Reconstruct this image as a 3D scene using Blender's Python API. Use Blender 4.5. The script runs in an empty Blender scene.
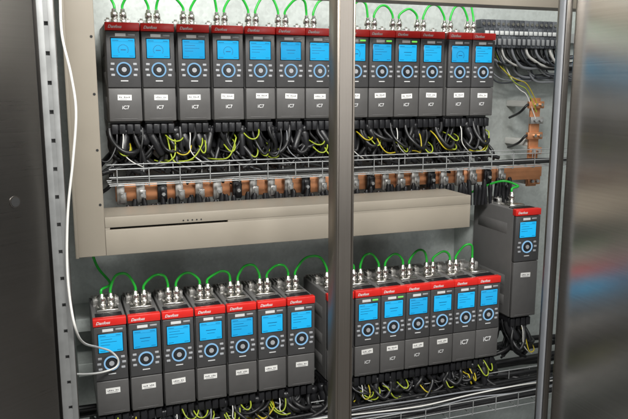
import bpy, bmesh, math, random
from mathutils import Vector, Matrix
random.seed(7)
sc = bpy.context.scene
COL = sc.collection
# ------------------------------------------------------------------ camera model
FPX = 700.0
TH, PH = math.radians(20.15), math.radians(10.0)
Fv = Vector((math.sin(TH)*math.cos(PH), math.cos(TH)*math.cos(PH), -math.sin(PH)))
Rv = Vector((math.cos(TH), -math.sin(TH), 0))
Uv = Rv.cross(Fv)
ZS = 1.45
def ray(x, y):
    return Fv + Rv*((x-314)/FPX) + Uv*((209.5-y)/FPX)
def at(x, y, Y):
    d = ray(x, y); return d*(Y/d.y)
def at_plane(x, y, p0, n):
    d = ray(x, y); return d*(p0.dot(n)/d.dot(n))

# ------------------------------------------------------------------ materials
def new_mat(name):
    m = bpy.data.materials.new(name); m.use_nodes = True
    nt = m.node_tree; b = nt.nodes['Principled BSDF']
    return m, nt, b
def plain(name, col, rough=.5, metal=0, var=.12, scale=30, bump=0, bscale=200, coat=0):
    m, nt, b = new_mat(name)
    tc = nt.nodes.new('ShaderNodeTexCoord')
    n = nt.nodes.new('ShaderNodeTexNoise'); n.inputs['Scale'].default_value = scale; n.inputs['Detail'].default_value = 5
    nt.links.new(tc.outputs['Object'], n.inputs['Vector'])
    mx = nt.nodes.new('ShaderNodeMix'); mx.data_type = 'RGBA'
    mx.inputs['A'].default_value = (*[c*(1-var) for c in col], 1)
    mx.inputs['B'].default_value = (*[min(1, c*(1+var)) for c in col], 1)
    nt.links.new(n.outputs['Fac'], mx.inputs['Factor'])
    nt.links.new(mx.outputs['Result'], b.inputs['Base Color'])
    mr = nt.nodes.new('ShaderNodeMapRange'); mr.inputs['To Min'].default_value = max(.03, rough-.1); mr.inputs['To Max'].default_value = min(1, rough+.1)
    nt.links.new(n.outputs['Fac'], mr.inputs['Value']); nt.links.new(mr.outputs['Result'], b.inputs['Roughness'])
    b.inputs['Metallic'].default_value = metal
    if coat: b.inputs['Coat Weight'].default_value = coat
    if bump:
        n2 = nt.nodes.new('ShaderNodeTexNoise'); n2.inputs['Scale'].default_value = bscale
        nt.links.new(tc.outputs['Object'], n2.inputs['Vector'])
        bp = nt.nodes.new('ShaderNodeBump'); bp.inputs['Strength'].default_value = bump; bp.inputs['Distance'].default_value = .001
        nt.links.new(n2.outputs['Fac'], bp.inputs['Height']); nt.links.new(bp.outputs['Normal'], b.inputs['Normal'])
    return m
def brushed(name, col, sc3, rmin=.2, rmax=.4, bump=.08, metal=1, lo=.66, hi=1.25):
    m, nt, b = new_mat(name)
    tc = nt.nodes.new('ShaderNodeTexCoord')
    mp = nt.nodes.new('ShaderNodeMapping'); mp.inputs['Scale'].default_value = sc3
    n = nt.nodes.new('ShaderNodeTexNoise'); n.inputs['Scale'].default_value = 1; n.inputs['Detail'].default_value = 8; n.inputs['Roughness'].default_value = .7
    nt.links.new(tc.outputs['Object'], mp.inputs['Vector']); nt.links.new(mp.outputs['Vector'], n.inputs['Vector'])
    n3 = nt.nodes.new('ShaderNodeTexNoise'); n3.inputs['Scale'].default_value = 4; n3.inputs['Detail'].default_value = 4
    nt.links.new(tc.outputs['Object'], n3.inputs['Vector'])
    ad = nt.nodes.new('ShaderNodeMath'); ad.operation = 'ADD'
    nt.links.new(n.outputs['Fac'], ad.inputs[0]); nt.links.new(n3.outputs['Fac'], ad.inputs[1])
    mr = nt.nodes.new('ShaderNodeMapRange'); mr.inputs['From Min'].default_value = .6; mr.inputs['From Max'].default_value = 1.4
    mr.inputs['To Min'].default_value = rmin; mr.inputs['To Max'].default_value = rmax
    nt.links.new(ad.outputs[0], mr.inputs['Value']); nt.links.new(mr.outputs['Result'], b.inputs['Roughness'])
    mx = nt.nodes.new('ShaderNodeMix'); mx.data_type = 'RGBA'
    mx.inputs['A'].default_value = (*[c*lo for c in col], 1); mx.inputs['B'].default_value = (*[min(1, c*hi) for c in col], 1)
    nt.links.new(n.outputs['Fac'], mx.inputs['Factor']); nt.links.new(mx.outputs['Result'], b.inputs['Base Color'])
    b.inputs['Metallic'].default_value = metal
    bp = nt.nodes.new('ShaderNodeBump'); bp.inputs['Strength'].default_value = bump; bp.inputs['Distance'].default_value = .0006
    nt.links.new(n.outputs['Fac'], bp.inputs['Height']); nt.links.new(bp.outputs['Normal'], b.inputs['Normal'])
    return m
def galvanised(name, col):
    m, nt, b = new_mat(name)
    tc = nt.nodes.new('ShaderNodeTexCoord')
    v = nt.nodes.new('ShaderNodeTexVoronoi'); v.inputs['Scale'].default_value = 110
    n = nt.nodes.new('ShaderNodeTexNoise'); n.inputs['Scale'].default_value = 9; n.inputs['Detail'].default_value = 7; n.inputs['Roughness'].default_value = .65
    nt.links.new(tc.outputs['Object'], v.inputs['Vector']); nt.links.new(tc.outputs['Object'], n.inputs['Vector'])
    bw = nt.nodes.new('ShaderNodeSeparateColor'); nt.links.new(v.outputs['Color'], bw.inputs[0])
    ad = nt.nodes.new('ShaderNodeMath'); ad.operation = 'MULTIPLY_ADD'; ad.inputs[1].default_value = .35
    nt.links.new(bw.outputs[0], ad.inputs[0]); nt.links.new(n.outputs['Fac'], ad.inputs[2])
    mx = nt.nodes.new('ShaderNodeMix'); mx.data_type = 'RGBA'
    mx.inputs['A'].default_value = (*[c*.76 for c in col], 1); mx.inputs['B'].default_value = (*[c*1.12 for c in col], 1)
    nt.links.new(ad.outputs[0], mx.inputs['Factor']); nt.links.new(mx.outputs['Result'], b.inputs['Base Color'])
    b.inputs['Metallic'].default_value = .2
    mr = nt.nodes.new('ShaderNodeMapRange'); mr.inputs['To Min'].default_value = .36; mr.inputs['To Max'].default_value = .52
    nt.links.new(bw.outputs[0], mr.inputs['Value']); nt.links.new(mr.outputs['Result'], b.inputs['Roughness'])
    return m
def glow(name, col, s, rough=.6, spec=.15):
    m, nt, b = new_mat(name)
    b.inputs['Base Color'].default_value = (.01, .03, .05, 1); b.inputs['Roughness'].default_value = rough
    b.inputs['Specular IOR Level'].default_value = spec
    tc = nt.nodes.new('ShaderNodeTexCoord')
    n = nt.nodes.new('ShaderNodeTexNoise'); n.inputs['Scale'].default_value = 14
    nt.links.new(tc.outputs['Object'], n.inputs['Vector'])
    mx = nt.nodes.new('ShaderNodeMix'); mx.data_type = 'RGBA'
    mx.inputs['A'].default_value = (*[c*.9 for c in col], 1); mx.inputs['B'].default_value = (*[c*1.1 for c in col], 1)
    nt.links.new(n.outputs['Fac'], mx.inputs['Factor'])
    nt.links.new(mx.outputs['Result'], b.inputs['Emission Color']); b.inputs['Emission Strength'].default_value = s
    return m
MT = dict(
 housing=plain('housing_grey', (.145,.142,.139), .48, 0, .1, 40, .15, 900),
 cover=plain('cover_grey', (.095,.092,.090), .46, 0, .12, 40, .15, 900),
 panel=plain('panel_grey', (.064,.063,.064), .38, 0, .1, 40, .06, 900),
 bezel=plain('bezel_black', (.012,.012,.014), .3, 0, .1),
 red=plain('band_red', (.74,.024,.018), .36, 0, .08, 25),
 white=plain('white_print', (.72,.72,.72), .6, 0, .03),
 paper=plain('paper_white', (.84,.83,.80), .7, 0, .05, 60),
 ink=plain('ink_dark', (.04,.04,.05), .7),
 markgrey=plain('mark_grey', (.72,.72,.72), .5),
 screen=glow('screen_blue', (.012,.48,.90), 1.0),
 screen2=glow('screen_blue_dim', (.012,.42,.82), .97),
 gfx=plain('screen_ink', (.0,.09,.24), .5),
 ring=glow('ring_blue_white', (.30,.56,.84), .85),
 dial=plain('dial_dark', (.025,.027,.03), .3),
 button=plain('button_grey', (.38,.39,.41), .45),
 led=glow('status_green', (.25,.9,.12), .9),
 silver=plain('nickel', (.74,.72,.68), .28, 1, .1, 60),
 bracket=plain('bracket_steel', (.47,.46,.44), .38, .6, .15, 60),
 galv=galvanised('galvanised_sheet', (.50,.535,.515)),
 zinc=plain('zinc_wire', (.42,.43,.43), .5, .4, .15, 40),
 taupe=plain('taupe_coat', (.315,.278,.225), .48, 0, .06, 12, .1, 700),
 black=plain('black_rubber', (.011,.011,.012), .40, 0, .3, 40),
 blackp=plain('black_plastic', (.014,.014,.016), .36, 0, .2, 40),
 green=plain('green_sheath', (.022,.48,.045), .36, 0, .12, 40),
 yellow=plain('earth_yellow', (.50,.40,.02), .5, 0, .3, 60),
 ygreen=plain('earth_yellow_green', (.34,.42,.03), .5, 0, .4, 60),
 wcable=plain('white_sheath', (.75,.74,.70), .45, 0, .06, 30),
 gcable=plain('grey_sheath', (.27,.28,.30), .45, 0, .1, 30),
 dgcable=plain('slate_sheath', (.055,.06,.07), .42, 0, .15, 30),
 copper=plain('copper', (.70,.31,.15), .36, .55, .3, 22),
 term=plain('terminal_grey', (.36,.37,.38), .5, 0, .1),
 termw=plain('terminal_marker', (.62,.63,.62), .55, 0, .1),
 termb=plain('terminal_dark', (.12,.13,.145), .45, 0, .12),
 dark=plain('dark_void', (.02,.02,.02), .8),
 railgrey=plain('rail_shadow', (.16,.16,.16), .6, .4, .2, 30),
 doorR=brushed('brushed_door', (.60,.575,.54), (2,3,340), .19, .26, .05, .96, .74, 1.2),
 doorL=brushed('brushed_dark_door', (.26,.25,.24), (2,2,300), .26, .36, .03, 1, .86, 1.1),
 post=brushed('brushed_post', (.33,.295,.26), (700,700,3), .34, .46, .06, 1, .7, 1.25),
 edge=brushed('brushed_edge', (.24,.225,.21), (600,600,3), .32, .45, .06),
 strut=plain('strut_zinc', (.34,.345,.34), .45, .6, .2, 30),
 floor=plain('floor_screed', (.16,.155,.15), .6, 0, .2, 3),
)
# ------------------------------------------------------------------ mesh helpers
def B(): return bmesh.new()
def box(bm, x0, x1, y0, y1, z0, z1, bev=0, seg=2):
    r = bmesh.ops.create_cube(bm, size=1, matrix=Matrix.Translation(((x0+x1)/2,(y0+y1)/2,(z0+z1)/2)) @ Matrix.Diagonal((abs(x1-x0),abs(y1-y0),abs(z1-z0),1)))
    if bev:
        es = set(e for v in r['verts'] for e in v.link_edges)
        bmesh.ops.bevel(bm, geom=list(es), offset=bev, segments=seg, affect='EDGES', profile=.5)
    return bm
def tube(bm, pts, r, seg=8, cap=True, sm=True):
    pts = [Vector(p) for p in pts]
    rings = []; n0 = None
    for i, p in enumerate(pts):
        t = (pts[min(i+1,len(pts)-1)] - pts[max(i-1,0)]).normalized()
        if n0 is None:
            a = Vector((0,0,1)) if abs(t.z) < .9 else Vector((1,0,0))
            n0 = t.cross(a).normalized()
        else:
            n0 = (n0 - t*n0.dot(t)).normalized()
        b0 = t.cross(n0)
        rr = r[i] if isinstance(r, (list,tuple)) else r
        rings.append([bm.verts.new(p + (n0*math.cos(2*math.pi*k/seg)+b0*math.sin(2*math.pi*k/seg))*rr) for k in range(seg)])
    for a, b in zip(rings, rings[1:]):
        for k in range(seg):
            bm.faces.new((a[k], a[(k+1)%seg], b[(k+1)%seg], b[k])).smooth = sm
    if cap:
        bm.faces.new(list(reversed(rings[0]))); bm.faces.new(rings[-1])
    return bm
def spline(c, n=8):
    c = [Vector(p) for p in c]
    c = [c[0]*2-c[1]] + c + [c[-1]*2-c[-2]]
    out = []
    for i in range(1, len(c)-2):
        p0,p1,p2,p3 = c[i-1:i+3]
        for k in range(n):
            t = k/n
            out.append(.5*((2*p1)+(p2-p0)*t+(2*p0-5*p1+4*p2-p3)*t*t+(3*p1-p0-3*p2+p3)*t**3))
    out.append(c[-2]); return out
def bspline(c, n=8):
    c = [Vector(p) for p in c]
    c = [c[0]*2-c[1]] + c + [c[-1]*2-c[-2]]
    out = []
    for i in range(1, len(c)-2):
        p0,p1,p2,p3 = c[i-1:i+3]
        for k in range(n):
            t = k/n
            out.append((p0*(1-t)**3 + p1*(3*t**3-6*t*t+4) + p2*(-3*t**3+3*t*t+3*t+1) + p3*t**3)/6)
    out.append(c[-2]); return out
def ringy(bm, cx, cz, r0, r1, y0, y1, seg=28):
    vs = []
    for k in range(seg):
        a = 2*math.pi*k/seg; c, s = math.cos(a), math.sin(a)
        vs.append([bm.verts.new((cx+c*r, y, cz+s*r)) for r, y in ((r0,y1),(r0,y0),(r1,y0),(r1,y1))])
    for k in range(seg):
        a, b = vs[k], vs[(k+1)%seg]
        for j in range(3): bm.faces.new((a[j],a[j+1],b[j+1],b[j])).smooth = True
    return bm
def cyl(bm, p0, p1, r, seg=16): return tube(bm, [p0, p1], r, seg, True, seg > 6)
def lathe(bm, base, prof, seg=14, M=None):
    rings = []
    for r, z in prof:
        ring = []
        for k in range(seg):
            v = Vector((math.cos(2*math.pi*k/seg)*r, math.sin(2*math.pi*k/seg)*r, z))
            if M: v = M @ v
            ring.append(bm.verts.new(Vector(base)+v))
        rings.append(ring)
    for a, b in zip(rings, rings[1:]):
        for k in range(seg): bm.faces.new((a[k],a[(k+1)%seg],b[(k+1)%seg],b[k])).smooth = True
    bm.faces.new(list(reversed(rings[0]))); bm.faces.new(rings[-1])
    return bm
def to_mesh(name, bm, mat, smooth=True):
    me = bpy.data.meshes.new(name)
    bmesh.ops.recalc_face_normals(bm, faces=bm.faces[:])
    bm.to_mesh(me); bm.free()
    if smooth: me.set_sharp_from_angle(angle=math.radians(65))
    me.materials.append(MT[mat]); return me
def obj(name, bm, mat, parent=None, loc=None, smooth=True):
    me = bm if isinstance(bm, bpy.types.Mesh) else to_mesh(name, bm, mat, smooth)
    o = bpy.data.objects.new(name, me); COL.objects.link(o)
    if parent: o.parent = parent
    if loc is not None: o.location = loc
    return o
def tag(o, label, cat, group=None):
    o['label'] = label; o['category'] = cat
    if group: o['group'] = group
    return o
def thing(name, label, cat, loc=(0,0,0), group=None):
    o = bpy.data.objects.new(name, None); COL.objects.link(o); o.location = loc
    o.empty_display_size = .05
    return tag(o, label, cat, group)
CACHE = {}
def cached(key, name, mat, fn, smooth=True):
    if key not in CACHE: CACHE[key] = to_mesh(name, fn(), mat, smooth)
    return CACHE[key]
def text_mesh(name, body, size, mat, shear=0, offset=0, align='LEFT'):
    cu = bpy.data.curves.new('t', 'FONT'); cu.body = body; cu.size = size; cu.shear = shear; cu.offset = offset
    cu.extrude = .0002; cu.align_x = align; cu.align_y = 'CENTER'; cu.resolution_u = 3
    o = bpy.data.objects.new('t', cu); COL.objects.link(o)
    bpy.context.view_layer.update()
    me = bpy.data.meshes.new_from_object(o)
    bpy.data.objects.remove(o); bpy.data.curves.remove(cu)
    me.transform(Matrix.Rotation(math.pi/2, 4, 'X')); me.name = name
    me.materials.clear(); me.materials.append(MT[mat]); return me
ORD = ['leftmost','second','third','fourth','fifth','sixth','seventh','eighth','ninth','tenth','eleventh','twelfth','thirteenth','fourteenth','fifteenth','sixteenth','seventeenth','eighteenth','nineteenth','twentieth','twenty-first','twenty-second','twenty-third','twenty-fourth']
U = random.uniform

# ------------------------------------------------------------------ layout
DU, DL = 2.04, 1.88
W = .0862
UP = [.0918,.1385,.1875,.2365,.284,.3305,.376,.4345,.4785,.5225,.5665,.617,.661]
LO = [.0555,.104,.1525,.201,.2495,.2975,.3455,.4128,.461,.5072,.5534,.5996,.6458,.692]
HU, ZU = .270, -.0985
HL, ZL = .276, -.890
YB = 2.265
def pos(row, i):
    n = 7 if row == 'upper' else 8
    if i < 7: return f'{ORD[i]} from left, {row} row' if i else f'leftmost, {row} row'
    if i < n: return f'behind middle post, {row} row'
    return f'{"first" if i == n else ORD[i-n]} right of middle post, {row} row'

# ------------------------------------------------------------------ the drive
LOGO = text_mesh('lettering', 'Danfoss', .0112, 'white', .35, .0002)
IC7 = text_mesh('model_mark', 'iC7', .021, 'markgrey', 0, .0004, 'CENTER')
IC7S = text_mesh('model_mark', 'iC7', .014, 'markgrey', 0, .0002, 'CENTER')
def drive(c, D, zb, w, h, dep, label, group, gfx='lines', tagz=None, led=False, markz=.222, big=False, dim=False):
    root = thing('frequency_drive', label, 'drive', (c, D, zb), group)
    k = (round(w,4), round(h,4), round(dep,4))
    def f_h():
        bm = B(); box(bm, -w/2, w/2, .012, dep, 0, h-.002, .0025)
        for s in (-1, 1):
            for zz in (.05, .12, h-.07): box(bm, s*w/2-.0006, s*w/2+.0006, .045, dep-.03, zz-.018, zz+.018, .0005, 1)
        box(bm, -w/2+.006, w/2-.006, .03, dep-.02, -.006, .001)
        return bm
    hs = obj('housing', cached(('h',k),'housing','housing',f_h), 'housing', root)
    def f_v():
        bm = B(); n = 8
        for j in range(n):
            x = -w/2+.012+(w-.024)*j/(n-1)
            box(bm, x-.0020, x+.0020, .158, dep-.012, h-.003, h+.006, .0008, 1)
        box(bm, -w/2+.005, w/2-.005, .152, .158, h-.003, h+.007); box(bm, -w/2+.005, w/2-.005, dep-.011, dep-.006, h-.003, h+.007)
        return bm
    obj('vent_grille', cached(('v',k),'vent_grille','bracket',f_v), 'bracket', hs)
    def f_f():
        bm = B()
        for q in range(4): box(bm, -w/2+.008, w/2-.008, .024+.0075*q, .0275+.0075*q, h-.003, h+.0008)
        return bm
    obj('front_slots', cached(('fs',k),'front_slots','blackp',f_f), 'blackp', hs)
    obj('connector_port', cached(('p',k),'connector_port','silver',lambda: box(B(), -.029,.029,.06,.112,h-.003,h+.006,.001,1)), 'silver', hs)
    for s in (-1, 1):
        def f_c(s=s):
            bm = B(); x = s*.027
            box(bm, x-.009, x+.009, .118, .148, h-.003, h+.003, .0008, 1)
            box(bm, x-.008, x+.008, .122, .126, h+.0025, h+.018, .0008, 1)
            box(bm, x-.009, x+.009, .126, .145, h+.0155, h+.019, .0008, 1)
            return bm
        cl = obj('shield_clamp', cached(('sc',k,s),'shield_clamp','bracket',f_c), 'bracket', hs)
        obj('screw', cached(('ss',k,s),'screw','silver',lambda: cyl(B(), (s*.027,.136,h+.0185),(s*.027,.136,h+.024),.0045,12)), 'silver', hs)
    cv = obj('front_cover', cached(('c',k),'front_cover','cover',lambda: box(box(B(), -w/2+.0008, w/2-.0008, 0, .014, .0005, h-.1775, .0025), -w/2+.014, w/2-.014, -.0008, .002, .006, .0085, .0004,1)), 'cover', root)
    if markz: obj('model_mark', IC7 if big else IC7S, None, cv, (0, -.0004, h-markz))
    cp = obj('control_panel', cached(('cp',k),'control_panel','panel',lambda: box(B(), -w/2+.0008, w/2-.0008, -.001, .014, h-.1755, h-.0232, .0018)), 'panel', root)
    lb = obj('logo_band', cached(('lb',k),'logo_band','red',lambda: box(B(), -w/2-.0003, w/2+.0003, -.0022, .018, h-.0215, h+.0006, .002)), 'red', root)
    obj('lettering', LOGO, None, lb, (-w/2+.007, -.0026, h-.0113))
    obj('bezel', cached(('bz',k),'bezel','bezel',lambda: box(B(), -.0335,.0335,-.002,.004,h-.0965,h-.0400,.001,1)), 'bezel', cp)
    sm = 'screen2' if dim else 'screen'
    obj('screen', cached(('s',k,dim),'screen',sm,lambda: box(B(), -.0315,.0315,-.0026,.002,h-.0945,h-.0425,.0008,1)), sm, cp)
    y0, y1 = -.0030, -.0020; zt = h-.0440
    def f_top():
        bm = B(); box(bm, -.028, -.012, y0, y1, zt-.0045, zt-.0032); box(bm, .014, .027, y0, y1, zt-.0045, zt-.0032)
        box(bm, -.0285, .0285, y0, y1, zt-.0074, zt-.0070); return bm
    def f_g():
        bm = B()
        if gfx == 'gauge':
            for q in range(15):
                a = math.radians(-30+240*q/14); x, z = math.cos(a)*.0135, zt-.029+math.sin(a)*.0135
                box(bm, x-.0011, x+.0011, y0, y1, z-.0011, z+.0011)
            box(bm, -.007, .007, y0, y1, zt-.0305, zt-.0280)
        elif gfx == 'lines':
            for q, L in enumerate((.030, .042, .024)):
                box(bm, -.026, -.026+L, y0, y1, zt-.0145-q*.0078, zt-.0134-q*.0078)
        else:
            box(bm, -.014, .014, y0, y1, zt-.0230, zt-.0212); box(bm, -.011, .011, y0, y1, zt-.0315, zt-.0304)
        return bm
    def f_bot():
        bm = B(); box(bm, -.028, -.014, y0, y1, zt-.0465, zt-.0452); box(bm, .016, .028, y0, y1, zt-.0465, zt-.0452); return bm
    obj('screen_heading', cached(('g1',k),'screen_heading','gfx',f_top,False), 'gfx', cp)
    obj('screen_writing', cached(('g',k,gfx),'screen_writing','gfx',f_g,False), 'gfx', cp)
    obj('screen_footer', cached(('g2',k),'screen_footer','gfx',f_bot,False), 'gfx', cp)
    zc = h-.1265
    obj('dial_ring', cached(('r',k),'dial_ring','ring',lambda: ringy(B(), 0, zc, .0168, .0206, -.0035, 0)), 'ring', cp)
    def f_d():
        bm = B(); cyl(bm, (0,0,zc), (0,-.0028,zc), .0160, 24); ringy(bm, 0, zc, .0090, .0132, -.0045, -.001); return bm
    obj('dial', cached(('d',k),'dial','dial',f_d), 'dial', cp)
    obj('dial_button', cached(('db',k),'dial_button','button',lambda: cyl(B(), (0,0,zc), (0,-.0048,zc), .0068, 18)), 'button', cp)
    for n, (bx, bz) in enumerate(((-.030, .015), (.030, .015), (-.0325, 0), (.0325, 0), (-.030, -.015), (.030, -.015))):
        obj('button', cached(('b',k),'button','button',lambda: box(B(), -.0052,.0052,-.0028,.001,-.0032,.0032,.001,2)), 'button', cp, (bx, 0, zc+bz))
    obj('printed_strip', cached(('st',k),'printed_strip','white',lambda: box(B(), -.020,.008,-.0016,.001,h-.0368,h-.0290),False), 'white', cp)
    obj('printed_line', cached(('st2',k),'printed_line','white',lambda: box(B(), -.010,.010,-.0016,.001,h-.1585,h-.1560),False), 'white', cp)
    obj('status_light', cached(('l',k,led),'status_light','led' if led else 'button',lambda: box(B(), .014,.033,-.0018,.001,h-.0350,h-.0300,.0006,1)), None, cp)
    if tagz:
        tg = obj('name_tag', cached(('t',k),'name_tag','paper',lambda: box(B(), -.019,.019,-.0009,.001,-.0075,.0075)), 'paper', root)
        tg.location = (random.uniform(-.005,.005), 0, h-tagz+random.uniform(-.003,.003)); tg.rotation_euler.y = random.uniform(-.05,.05)
        v = random.randrange(3)
        def f_w():
            bm = B()
            for q in range(7):
                if q != 2+v: box(bm, -.0145+q*.0043, -.0121+q*.0043, -.0012, 0, -.0012, .0028-.0007*((q+v)%3))
            box(bm, -.013, .006+.003*v, -.0012, 0, -.0050, -.0042)
            return bm
        obj('writing', cached(('w',v),'writing','ink',f_w,False), 'ink', tg)
    return root
for i, q in enumerate(UP):
    drive(q*DU, DU, ZU, .0918 if i < 7 else .0885, HU, .22, 'grey red-banded drive with blue screen, '+pos('upper', i), 'drives in the upper row',
          'gauge' if i < 2 else ['lines','value','lines','gauge'][i % 4], .201, i in (7,8,9), .231, False, i % 3 == 2)
for i, q in enumerate(LO):
    t = (.205 if i < 8 else .198) if i not in (12, 13) else None
    drive(q*DL, DL, ZL, W, HL, .22, 'grey red-banded drive with blue screen, '+pos('lower', i), 'drives in the lower row',
          ['lines','value','lines','value'][i % 4], t, i in (8, 9), (.232 if i >= 8 else None) if t else .212, i >= 12, i % 3 == 1)
single = drive(1.440, DL, -.765, .098, .368, .245, 'taller grey drive mounted alone at the right, above the lower row', None, 'lines', .225, False, None, True, False)
# ------------------------------------------------------------------ the cabinet
cab = thing('electrical_cabinet', 'open steel electrical cabinet with brushed doors and a middle post', 'cabinet', (.62, 1.5, -ZS))
off = Vector((-.62, -1.5, ZS))
def cpart(name, bm, mat, parent=cab, **kw):
    o = obj(name, bm, mat, parent, off if parent is cab else None, **kw); return o
bm = B(); box(bm, -.1, 1.95, YB, YB+.01, -1.40, .75)
for x in (.18,.55,.95,1.32,1.62):
    for z in (-.50,.30): cyl(bm, (x,YB,z), (x,YB-.004,z), .007, 6)
back = cpart('back_panel', bm, 'galv')
cpart('side_panel', box(B(), -.034, -.026, 1.54, YB, -1.40, .75), 'galv')
cpart('side_panel', box(B(), 1.94, 1.95, 1.50, YB-.001, -1.40, .75), 'galv')
cpart('base_plate', box(B(), -.04, 1.96, 1.45, YB-.001, -1.45, -1.405), 'strut')
for z in (-.70, -.84): cpart('mounting_rail', box(B(), .02, 1.36, DL+.2205, YB, z-.02, z+.02, .002), 'galv')
cpart('mounting_rail', box(B(), 1.40, 1.48, DL+.2455, YB, -.66, -.48, .002), 'galv')
Y0 = 1.85
bm = B(); box(bm, .028, .1035, Y0, Y0+.02, -.4347, .75, .0015); box(bm, .088, .1030, Y0+.0205, YB, -.43, .75)
box(bm, .028, .036, Y0-.012, Y0-.0005, -.4347, .75, .001, 1)
up = cpart('upright', bm, 'taupe')
for z in (.12, -.02, -.16, -.30): obj('hole', cyl(B(), (.095,Y0-.0006,z), (.095,Y0+.001,z), .0035, 12), 'dark', up)
zt, zbm = -.334, -.4347
sx0, sx1 = at(110,229,Y0).x, at(228,222,Y0).x; sz = at(110,229,Y0).z
bm = B()
box(bm, .104, 1.198, Y0, Y0+.018, zbm, sz-.003, .001); box(bm, .104, 1.198, Y0, Y0+.018, sz+.003, zt, .001)
box(bm, .104, sx0, Y0+.0004, Y0+.0176, sz-.0029, sz+.0029); box(bm, sx1, 1.198, Y0+.0004, Y0+.0176, sz-.0029, sz+.0029)
box(bm, .104, 1.198, Y0+.0185, Y0+.16, zt-.004, zt-.001); box(bm, .104, 1.198, Y0+.0185, Y0+.09, zbm+.001, zbm+.004)
box(bm, 1.178, 1.1975, Y0+.0915, YB, zbm+.004, zt-.005)
beam = cpart('cross_beam', bm, 'taupe')
obj('slot_shade', box(B(), sx0-.01, sx1+.01, Y0+.0182, Y0+.0184, sz-.008, sz+.008), 'dark', beam)  # near-black strip painted as the shade inside the slot
for k in range(5):
    x = sx0+.19+.012*k; obj('hole', cyl(B(), (x,Y0-.0006,sz+.010), (x,Y0+.001,sz+.010), .0022, 10), 'dark', beam)
bm = B(); box(bm, .104, 1.93, Y0, Y0+.018, .238, .33, .0015); box(bm, .104, 1.93, Y0+.0185, Y0+.08, .239, .243)
cpart('cross_beam', bm, 'taupe')
bm = B(); box(bm, -.022, -.0095, 1.47, 1.50, -1.40, .75, .001); box(bm, -.0025, .009, 1.47, 1.50, -1.40, .75, .001)
z = -1.39
while z < .72:
    box(bm, -.0102, -.0018, 1.4702, 1.4998, z, z+.048); z += .056
rl = cpart('perforated_rail', bm, 'strut')
obj('rail_hole_shade', box(B(), -.0095, -.0025, 1.4795, 1.4825, -1.40, .75), 'railgrey', rl)  # grey strip behind the holes, its colour stands for the shade inside them
cpart('front_post', box(B(), -.03, .011, 1.502, 1.53, -1.40, .75, .002), 'edge')
bm = B(); box(bm, .5975, .6045, 1.478, 1.53, -1.40, .75, .0012, 1); box(bm, .6365, .6415, 1.478, 1.53, -1.40, .75, .0012, 1)
box(bm, .6046, .6364, 1.4815, 1.526, -1.40, .75)
mull = cpart('middle_post', bm, 'post')
cpart('front_post', box(B(), 1.236, 1.254, 1.503, 1.54, -1.40, .75, .002, 2), 'edge')
cpart('door_seal', box(B(), 1.229, 1.2355, 1.506, 1.525, -1.40, .75, .002), 'gcable')
d0 = Vector((1.258, 1.50, 0)); dirR = Vector((.01, -1, 0)).normalized(); nR = Vector((dirR.y, -dirR.x, 0))
def slab(bm, p, d, n, L, t, z0, z1, bev=.004):
    r = bmesh.ops.create_cube(bm, size=1)
    M = Matrix(((d.x, -n.x, 0, 0), (d.y, -n.y, 0, 0), (0,0,1,0), (0,0,0,1)))
    c = p + d*(L/2) - n*(t/2)
    bmesh.ops.transform(bm, verts=r['verts'], matrix=Matrix.Translation((c.x, c.y, (z0+z1)/2)) @ M @ Matrix.Diagonal((L, t, z1-z0, 1)))
    es = set(e for v in r['verts'] for e in v.link_edges)
    bmesh.ops.bevel(bm, geom=list(es), offset=bev, segments=3, affect='EDGES', profile=.5)
    return bm
if nR.x > 0: nR = -nR
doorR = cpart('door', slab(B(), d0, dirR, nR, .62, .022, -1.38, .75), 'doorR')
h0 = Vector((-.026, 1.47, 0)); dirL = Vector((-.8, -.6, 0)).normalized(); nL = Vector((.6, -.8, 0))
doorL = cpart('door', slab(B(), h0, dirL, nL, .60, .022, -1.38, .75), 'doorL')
lk = at_plane(15, 202, h0, nL)
bm = B(); cyl(bm, lk-nL*.001, lk+nL*.0012, .0115, 28)
lock = obj('lock', bm, 'edge', doorL)
bm = B(); cyl(bm, lk+nL*.0012, lk+nL*.0018, .0090, 24)
obj('lock_core', bm, 'dark', lock)
# ------------------------------------------------------------------ cable trays
def tray(label, x0, x1, ya, yb, z0, hh):
    t = thing('cable_tray', label, 'cable tray', (x0, ya, z0))
    for (y, z) in ((ya,hh),(ya,hh*.5),(ya+.002,0),((ya*2+yb)/3,0),((ya+2*yb)/3,0),(yb-.002,0),(yb,hh)):
        obj('long_wire', cyl(B(), (0,y-ya,z), (x1-x0,y-ya,z), .0016, 8), 'zinc', t)
    x = .02
    while x < x1-x0:
        bm = tube(B(), [(x,-.0031,hh+.003),(x,-.0031,0),(x,-.0027,-.0030),(x,yb-ya+.0027,-.0030),(x,yb-ya+.0031,0),(x,yb-ya+.0031,hh+.003)], .0014, 6)
        obj('cross_wire', bm, 'zinc', t); x += .0833
    return t
tray('silver wire basket tray running above the taupe beam', .125, 1.80, 1.915, 2.03, -.262, .044)
tray('silver wire basket tray running below the lower drives', .06, 1.80, 1.74, 1.90, -1.005, .045)
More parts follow.
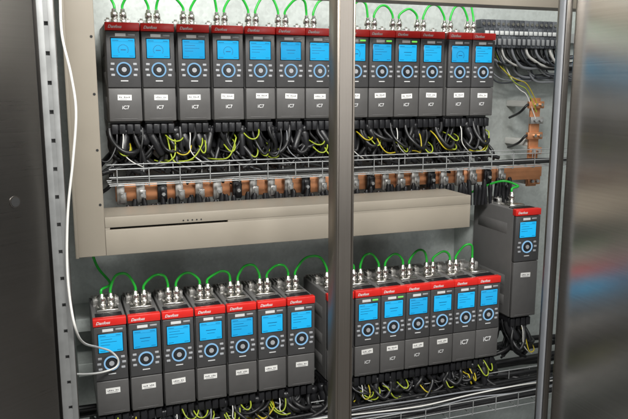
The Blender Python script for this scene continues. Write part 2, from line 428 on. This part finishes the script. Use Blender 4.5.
# ------------------------------------------------------------------ plugs with leads
def plug(c, D, zb, label, group, drop, front, tail=0):
    t = thing('wired_plug', label, 'plug', (c, D+.065, zb), group)
    def f():
        bm = B(); box(bm, -.042, .042, -.045, .05, -.026, -.0062, .003)
        for x in (-.031, -.0105, .0105, .031): box(bm, x-.0088, x+.0088, -.054, -.030, -.036, -.008, .002)
        return bm
    obj('plug_body', cached('plug','plug_body','blackp',f), 'blackp', t)
    for j in range(7):
        x = -.042+.014*j+U(-.006,.006); yy = (-.03, .02, .06)[j % 3]+U(-.01,.01)
        M = Matrix.Rotation(U(-.5,.5),4,'Y') @ Matrix.Rotation(U(-.4,.3),4,'X')
        L = U(.045,.085); g = U(.85,1.25)
        obj('round_connector', lathe(B(), (x,yy,-.022), [(.008*g,0),(.0125*g,-.004),(.0125*g,-.018),(.0105*g,-.020),(.0115*g,-.024),(.0105*g,-L),(.006*g,-L-.006)], 12, M), 'blackp', t)
    for j in range(20):
        x = -.048+.005*j+U(-.006,.006); y = (-.038, -.010, .018, .044, .08)[j % 5]+U(-.01,.01)
        s = random.choice((-1,1))
        k = random.randrange(6)
        if k == 3:
            p = [(x,y,-.02),(x,y-.01,-.05),(x+.006*s,y-.03,-drop*.50),(x+U(.02,.04)*s,y-.045,-drop*U(.62,.88)),(x+U(.04,.07)*s,y-.03,-drop*U(.5,.75)),(x+U(.04,.08)*s,y+.03,-drop*.42)]
        elif k == 1 and tail:
            p = [(x,y,-.02),(x,y-.01,-.05),(x+U(-.04,.04),y+U(-.02,.01),-drop*.6),(x+U(-.04,.04),U(-.05,-.02),-drop),(x+U(-.04,.04),U(-.045,-.035),-drop-tail*.5),(x+U(-.05,.05),-.024,-drop-tail*.8)]
        elif k == 2:
            p = [(x,y,-.02),(x,y-.006,-.045),(x+.02*s,y-.03,-drop*U(.4,.6)),(x+.05*s,y-.035,-drop*U(.5,.8)),(x+.09*s,y-.01,-drop*U(.5,.85)),(x+.10*s,.12,-drop*U(.6,.9))]
        else:
            p = [(x,y,-.02),(x+U(-.008,.008),y-.004,-.05),(x+U(-.034,.034),y+U(-.03,.01),-drop*.5),(x+U(-.055,.055),y+U(-.03,.01),-drop*.82),(x+U(.0,.10)*s,front+U(.02,.10),-drop*U(.95,1.04))]
        rad = random.choice((.0030,.0044,.0056,.0066,.0075))
        obj('lead', tube(B(), bspline(p, 7), rad, 8), 'black', t)
    for j in range(random.choice((1,2,2,3))):
        x = U(-.046,.046); s = random.choice((-1,1)); z1 = -drop*U(.34,.80); a = U(.35,1.2); hgt = U(.4,1.0)
        if random.random() < .7:
            p = [(x,-.02,z1+.040*hgt),(x+.002*s,-.054,z1+.030*hgt),(x+.008*s*a,-.072,z1+.004),(x+.022*s*a,-.076,z1-.010*hgt),(x+.040*s*a,-.070,z1-.006*hgt),(x+.052*s*a,-.050,z1+.016*hgt),(x+.054*s*a,-.015,z1+.028*hgt)]
        else:
            p = [(x,-.01,-.04),(x+.002*s,-.054,-.055),(x+.006*s,-.072,z1),(x+.030*s*a,-.076,-drop*U(.72,.86)),(x+.060*s*a,-.070,-drop*U(.74,.88)),(x+.11*s*a,-.02,-drop*.80)]
        obj('earth_lead', tube(B(), bspline(p, 9), .0021, 6), random.choice(('yellow','ygreen','ygreen')), t)
    if random.random() < .5:
        x = U(-.03,.03)
        p = [(x,-.04,-.022),(x,-.066,-.05),(x-.01,-.072,-drop*.6),(x+.02,-.070,-drop*.8),(x+.05,-.05,-drop*.9)]
        obj('signal_lead', tube(B(), bspline(p, 8), .0016, 6), random.choice(('wcable','gcable')), t)
    return t
for i, q in enumerate(UP): plug(q*DU, DU, ZU, 'black plug and leads under the drive '+pos('upper', i), 'plugs under the upper drives', .145, -.13, .075)
for i, q in enumerate(LO): plug(q*DL, DL, ZL, 'black plug and leads under the drive '+pos('lower', i), 'plugs under the lower drives', .108, -.12)
plug(1.44, DL, -.765, 'black plug with leads under the tall lone drive', None, .16, -.05)
# ------------------------------------------------------------------ cables lying in the trays
def run(name, label, group, x0, x1, y, z, r, mat, wob):
    pts = []; n = 9
    for k in range(n+1):
        pts.append((x0+(x1-x0)*k/n, y+U(-wob,wob), z+U(0,wob)))
    tag(obj(name, tube(B(), spline(pts, 5), r, 8), mat), label, 'cable', group)
names = ['front','middle','rear']
for k in range(3):
    run('tray_cable', f'black cable along the upper wire tray, {names[k]} one of three', 'cables in the upper tray', .135, 1.9, 1.955+.025*k, -.254, .0045, 'black', .006)
for k in range(7):
    run('tray_cable', f'black cable along the lower wire tray, {ORD[k] if k else "first"} from the front', 'cables in the lower tray', .03, 1.9, 1.76+.019*k, -.993, .0065, 'black', .008)
for k, (m, nm) in enumerate((('gcable','grey'),('wcable','thin white'),('gcable','pale grey'))):
    run('tray_cable', f'{nm} cable lying over the black cables in the lower tray', None, .3, 1.9, 1.775+.03*k, -.980, .0024, m, .014)
for k in range(8):
    run('tray_cable', f'black cable sagging behind the lower wire tray, {ORD[k] if k else "first"} from the front', 'cables behind the lower tray', -.02, 1.92, 1.92+.04*k, -1.0-.025*(k%3), .011, 'black', .022)
# ------------------------------------------------------------------ busbar and clamps
bus = thing('copper_busbar', 'long copper busbar behind the wire tray, above the taupe beam', 'busbar', (.15, 2.062, -.303))
x = 0.0
while x < 1.45:
    L = U(.22,.34)
    dz = U(-.003,.003); dy = U(-.002,.002)
    obj('bar', box(B(), x, min(x+L,1.50), dy, .008+dy, -.026+dz, .023+dz, .0012), 'copper', bus)
    x += L+.006
obj('rear_bar', box(B(), .02, 1.50, .03, .038, -.020, .020, .0012), 'copper', bus)
for k, x in enumerate((.05, .72, 1.39)):
    obj('insulator', box(B(), x-.012, x+.012, .0385, YB-2.062, -.016, .016, .003), 'wcable', bus)
xs = [.166+.0555*k for k in range(24)]
for k, x in enumerate(xs):
    x += U(-.004,.004)
    t = thing('busbar_clamp', f"clamp with black cable ends on the copper busbar, {ORD[k]}{' from the left' if k else ''}", 'clamp', (x, 2.058, -.303), 'clamps along the copper busbar')
    m = 'blackp' if k % 4 == 2 else 'bracket'
    obj('bracket', cached(('bk',k%4),'bracket',m,lambda: box(box(B(), -.012,.010+.002*(k%3),-.014,.0015,-.031,.028,.001,1), -.005,.014,-.019,-.0145,-.027,.004+.005*(k%3),.001,1)), m, t)
    obj('bolt', cached('bo','bolt','zinc',lambda: cyl(B(), (.003,-.0195,-.006),(.003,-.027,-.006),.0055,6)), 'zinc', t)
    for s in (-.014, .002, .018, .031) if k % 2 else (-.010, .008, .024):
        dz = U(-.016,.012); dy = U(-.004,.006)
        M = Matrix.Rotation(U(-.16,.16),4,'Y')
        obj('cable_end', lathe(B(), (s,-.026+dy,-.098), [(.0050,0),(.0060,.02),(.0068,.03),(.0080,.05),(.0080,.070+dz),(.005,.078+dz)], 10, M), 'blackp', t)
rc = at(533, 150, 2.12)
zlo = at(533, 186, 2.12).z; zhi = at(533, 98, 2.12).z
t = thing('busbar_riser', 'upright copper bar with bolts and insulators at the right of the back panel', 'busbar', (rc.x, 2.12, zlo))
Hh = zhi-zlo
obj('bar', box(B(), -.020, .022, 0, .008, 0, Hh, .0012), 'copper', t)
for j in range(6):
    z = .022+(Hh-.045)*j/5
    obj('terminal_lug', box(B(), -.036 if j % 2 else -.026, .028, -.014, -.0005, z-.014, z+.011, .0015), 'copper' if j not in (1,4) else 'bracket', t)
    for bx in (-.010, .012): obj('bolt', cyl(B(), (bx,-.0145,z-.001), (bx,-.024,z-.001), .0062, 6), 'silver' if j % 2 else 'zinc', t)
    if j % 2: obj('cable_end', tube(B(), bspline([(-.030,-.007,z),(-.042,-.009,z),(-.052,-.008,z-.010),(-.056,.01,z-.03),(-.044,.09,z-.05)],5), .0045, 10), 'blackp', t)
for z in (.02, Hh*.5, Hh-.02): obj('insulator', box(B(), -.022, .022, .0085, YB-2.12, z-.013, z+.010, .003), 'wcable', t)
# ------------------------------------------------------------------ terminals upper right
a = at(478, 30, 2.2)
zr = .178
rail = tag(obj('din_rail', box(box(B(), a.x, 1.93, 2.225, 2.228, zr-.017, zr+.017), a.x, 1.93, 2.2285, YB, zr-.008, zr+.008), 'zinc'), 'steel mounting rail holding the terminals at upper right', 'rail')
NT = 16
for k in range(NT):
    x = a.x+.014+.0205*k
    t = thing('terminal_block', f'grey terminal block on the upper right rail, {ORD[k]}{" from the left" if k else ""}', 'terminal', (x, 2.2245, zr), 'terminal blocks on the rail')
    dk = 'termb' if (k//3) % 2 else 'dgcable'
    obj('body', cached(('tb',dk),'body',dk,lambda: box(box(box(B(), -.0096,.0096,-.075,0,-.045,-.005,.002), -.0096,.0096,-.058,0,-.0045,.025,.002), -.0096,.0096,-.036,0,.0255,.055,.002)), dk, t)
    obj('marker', cached('tm','marker','termw',lambda: box(B(), -.0078,.0078,-.062,-.0585,.000,.014,.0006,1)), 'termw', t)
    obj('clamp_lever', cached('tl','clamp_lever','term',lambda: box(B(), -.0065,.0065,-.080,-.0755,-.036,-.014,.002,2)), 'term', t)
    obj('screw', cached('ts','screw','silver',lambda: cyl(B(), (0,-.0365,.040),(0,-.040,.040),.0055,12)), 'silver', t)
    zk = zr-.045
    p = [(x,2.165,zk+.012),(x,2.160,zk-.010),(x+.004,2.150,zk-.028-U(0,.012)),(x+.030,2.145,zk-.042-U(0,.030)),(x+.085,2.16,zk-.040-U(0,.035)),(1.92,2.18,zk-.012-.006*k)]
    tag(obj('terminal_wire', tube(B(), bspline(p, 8), U(.0040,.0060), 8), ('gcable','black','dgcable','wcable','black')[k % 5]), f'cable bending right from the terminal block {ORD[k]}{" from the left" if k else ""}', 'wire', 'cables from the terminals')
for k in range(14):
    x = a.x+.020+.0215*k
    m, nm = (('dgcable','slate'),('gcable','pale grey'),('gcable','grey'))[k % 3]
    zk = zr-.045
    p = [(x,2.195,zk+.01),(x,2.19,zk-.02),(x+U(-.004,.010),2.18,zk-.055-U(0,.03)),(x+.03,2.17,zk-.080-U(0,.04)),(x+.09,2.18,zk-.085-U(0,.05)),(1.92,2.21,zk-.06-.006*k)]
    tag(obj('hanging_wire', tube(B(), bspline(p, 9), (.0030,.0026,.0040)[k % 3], 8), m), f'thin {nm} cable sagging right beneath the terminals, {ORD[k]}{" from the left" if k else ""}', 'wire', 'cables sagging beneath the terminals')
for k, (m, nm, z) in enumerate((('yellow','yellow',.050),('ygreen','yellow-green',.030),('wcable','white',.01))):
    p = [(1.47+.02*k,2.20,zr-.04),(1.475+.02*k,2.18,zr-.07),(1.50+.02*k,2.14,z),(1.55+.012*k,2.12,z-.035),(rc.x-.05,2.11,z-.03),(rc.x-.005,2.105,zhi-.02-.03*k)]
    tag(obj('loose_wire', tube(B(), bspline(p, 8), .0019, 7), m), f'{nm} wire curving across to the top of the upright copper bar', 'wire')
# ------------------------------------------------------------------ green patch cables
def conn(t, base):
    prof = [(.0066,0),(.0100,.001),(.0100,.010),(.0084,.011),(.0084,.014),(.0102,.015),(.0102,.029),(.0076,.031),(.0066,.038),(.0045,.040)]
    obj('connector', lathe(B(), base, prof, 14), 'silver', t)
def patch(a, b, peak, label, group, ends=(1,1), mids=None):
    A, Bp = Vector(a), Vector(b)
    t = thing('patch_cable', label, 'cable', A, group)
    L = Bp-A
    p = []
    if ends[0]: p += [Vector((0,0,.03)), Vector((0,0,.05))]
    else: p += [Vector((0,0,0))]
    if mids: p += [Vector(m)-A for m in mids]
    else:
        sk = U(-.008,.008); fy = U(-.020,.006)
        p += [L*.22+Vector((sk,fy*.6,peak*.9)), L*.5+Vector((sk,fy,peak)), L*.78+Vector((sk,fy*.6,peak*.9))]
    if ends[1]: p += [L+Vector((0,0,.05)), L+Vector((0,0,.03))]
    else: p += [L]
    obj('sheath', tube(B(), spline(p, 8), .0038, 9), 'green', t)
    if ends[0]: conn(t, (0,0,0))
    if ends[1]: conn(t, L)
def chain(C, D, zt, dy, row):
    for i in range(len(C)-1):
        a = (C[i]*D+.012, D+dy, zt+.006); b = (C[i+1]*D-.012, D+dy, zt+.006)
        patch(a, b, .082+U(-.012,.014), f'green cable loop from the drive {pos(row, i)}', f'green loops over the {row} drives')
chain(UP, DU, ZU+HU, .088, 'upper'); chain(LO, DL, ZL+HL, .088, 'lower')
zt = ZL+HL+.006
patch((LO[0]*DL-.012, DL+.088, zt), tuple(at(88, 240, 2.1)), 0, 'green cable rising behind the beam from the leftmost lower drive', None, (1,0), [at(110,283,2.0), at(97,266,2.06)])
zt2 = ZU+HU+.006
patch((UP[0]*DU-.012, DU+.088, zt2), (UP[0]*DU-.05, 2.18, .42), 0, 'green cable rising out of view from the leftmost upper drive', None, (1,0), [(UP[0]*DU-.03, 2.15, .28)])
patch((1.435, DL+.088, -.397+.006), tuple(at(462, 197, 2.1)), 0, 'green cable arching left from the tall lone drive', None, (1,0), [at(518,186,1.98), at(503,181,2.0), at(483,187,2.05)])
patch((UP[-1]*DU+.012, DU+.088, zt2), (1.40, 2.2, .45), 0, 'green cable rising from the rightmost upper drive', None, (1,0), [(UP[-1]*DU+.02, 2.16, .30)])
# ------------------------------------------------------------------ white cable on the left
path = [at(60,-8,1.455), at(62,35,1.45), at(71,75,1.45), at(76,112,1.45), at(73,160,1.455), at(68,210,1.46), at(67,262,1.46), at(70,300,1.455), at(76,330,1.45), at(84,343,1.52), at(97,347,1.78), at(110,351,1.855), at(118,359,1.868), at(116,367,1.868), at(103,372,1.855), at(88,374,1.78), at(73,374,1.62)]
wc = thing('service_cable', 'thin white cable down the left post, looping at the leftmost lower drive', 'cable', path[0])
obj('sheath', tube(B(), [p-path[0] for p in spline(path, 8)], .0026, 8), 'wcable', wc)
# ------------------------------------------------------------------ floor
fl = obj('floor', box(B(), -3, 4, -2.5, 3.2, -ZS-.06, -ZS-.001), 'floor'); fl['kind'] = 'structure'
# ------------------------------------------------------------------ lights
w = bpy.data.worlds.new('World'); sc.world = w; w.use_nodes = True
bg = w.node_tree.nodes['Background']; bg.inputs['Color'].default_value = (.95,.98,1,1); bg.inputs['Strength'].default_value = .075
def area(loc, tgt, sx, sy, e, col=(1,1,1)):
    L = bpy.data.lights.new('area_light', 'AREA'); L.shape = 'RECTANGLE'; L.size = sx; L.size_y = sy; L.energy = e; L.color = col
    o = bpy.data.objects.new('area_light', L); COL.objects.link(o); o.location = loc
    o.rotation_euler = (Vector(tgt)-Vector(loc)).to_track_quat('-Z','Y').to_euler(); return o
area((.2, -.05, 1.4), (.7, 2.1, -.35), 1.4, .3, 96, (1,.99,.96))
area((1.5, .7, 1.5), (.9, 2.1, -.4), 1.0, .3, 22, (1,.99,.96))
area((1.9, -1.6, .5), (.9, 2.0, -.3), .5, 1.6, 17, (.97,.99,1))  # added upright light behind the camera, for a highlight on the middle post
# ------------------------------------------------------------------ camera
cd = bpy.data.cameras.new('camera'); cam = bpy.data.objects.new('camera', cd); COL.objects.link(cam)
cd.sensor_width = 36; cd.lens = FPX/628*36; cd.clip_start = .05; cd.clip_end = 100
Mx = Matrix.Identity(4)
for r_ in range(3):
    Mx[r_][0] = Rv[r_]; Mx[r_][1] = Uv[r_]; Mx[r_][2] = -Fv[r_]
cam.matrix_world = Mx
sc.camera = cam
bpy.context.view_layer.update()
for o in sc.objects:
    if o.parent is None: o.location.z += ZS
sc.view_settings.view_transform = 'Standard'; sc.view_settings.look = 'None'; sc.view_settings.exposure = 0
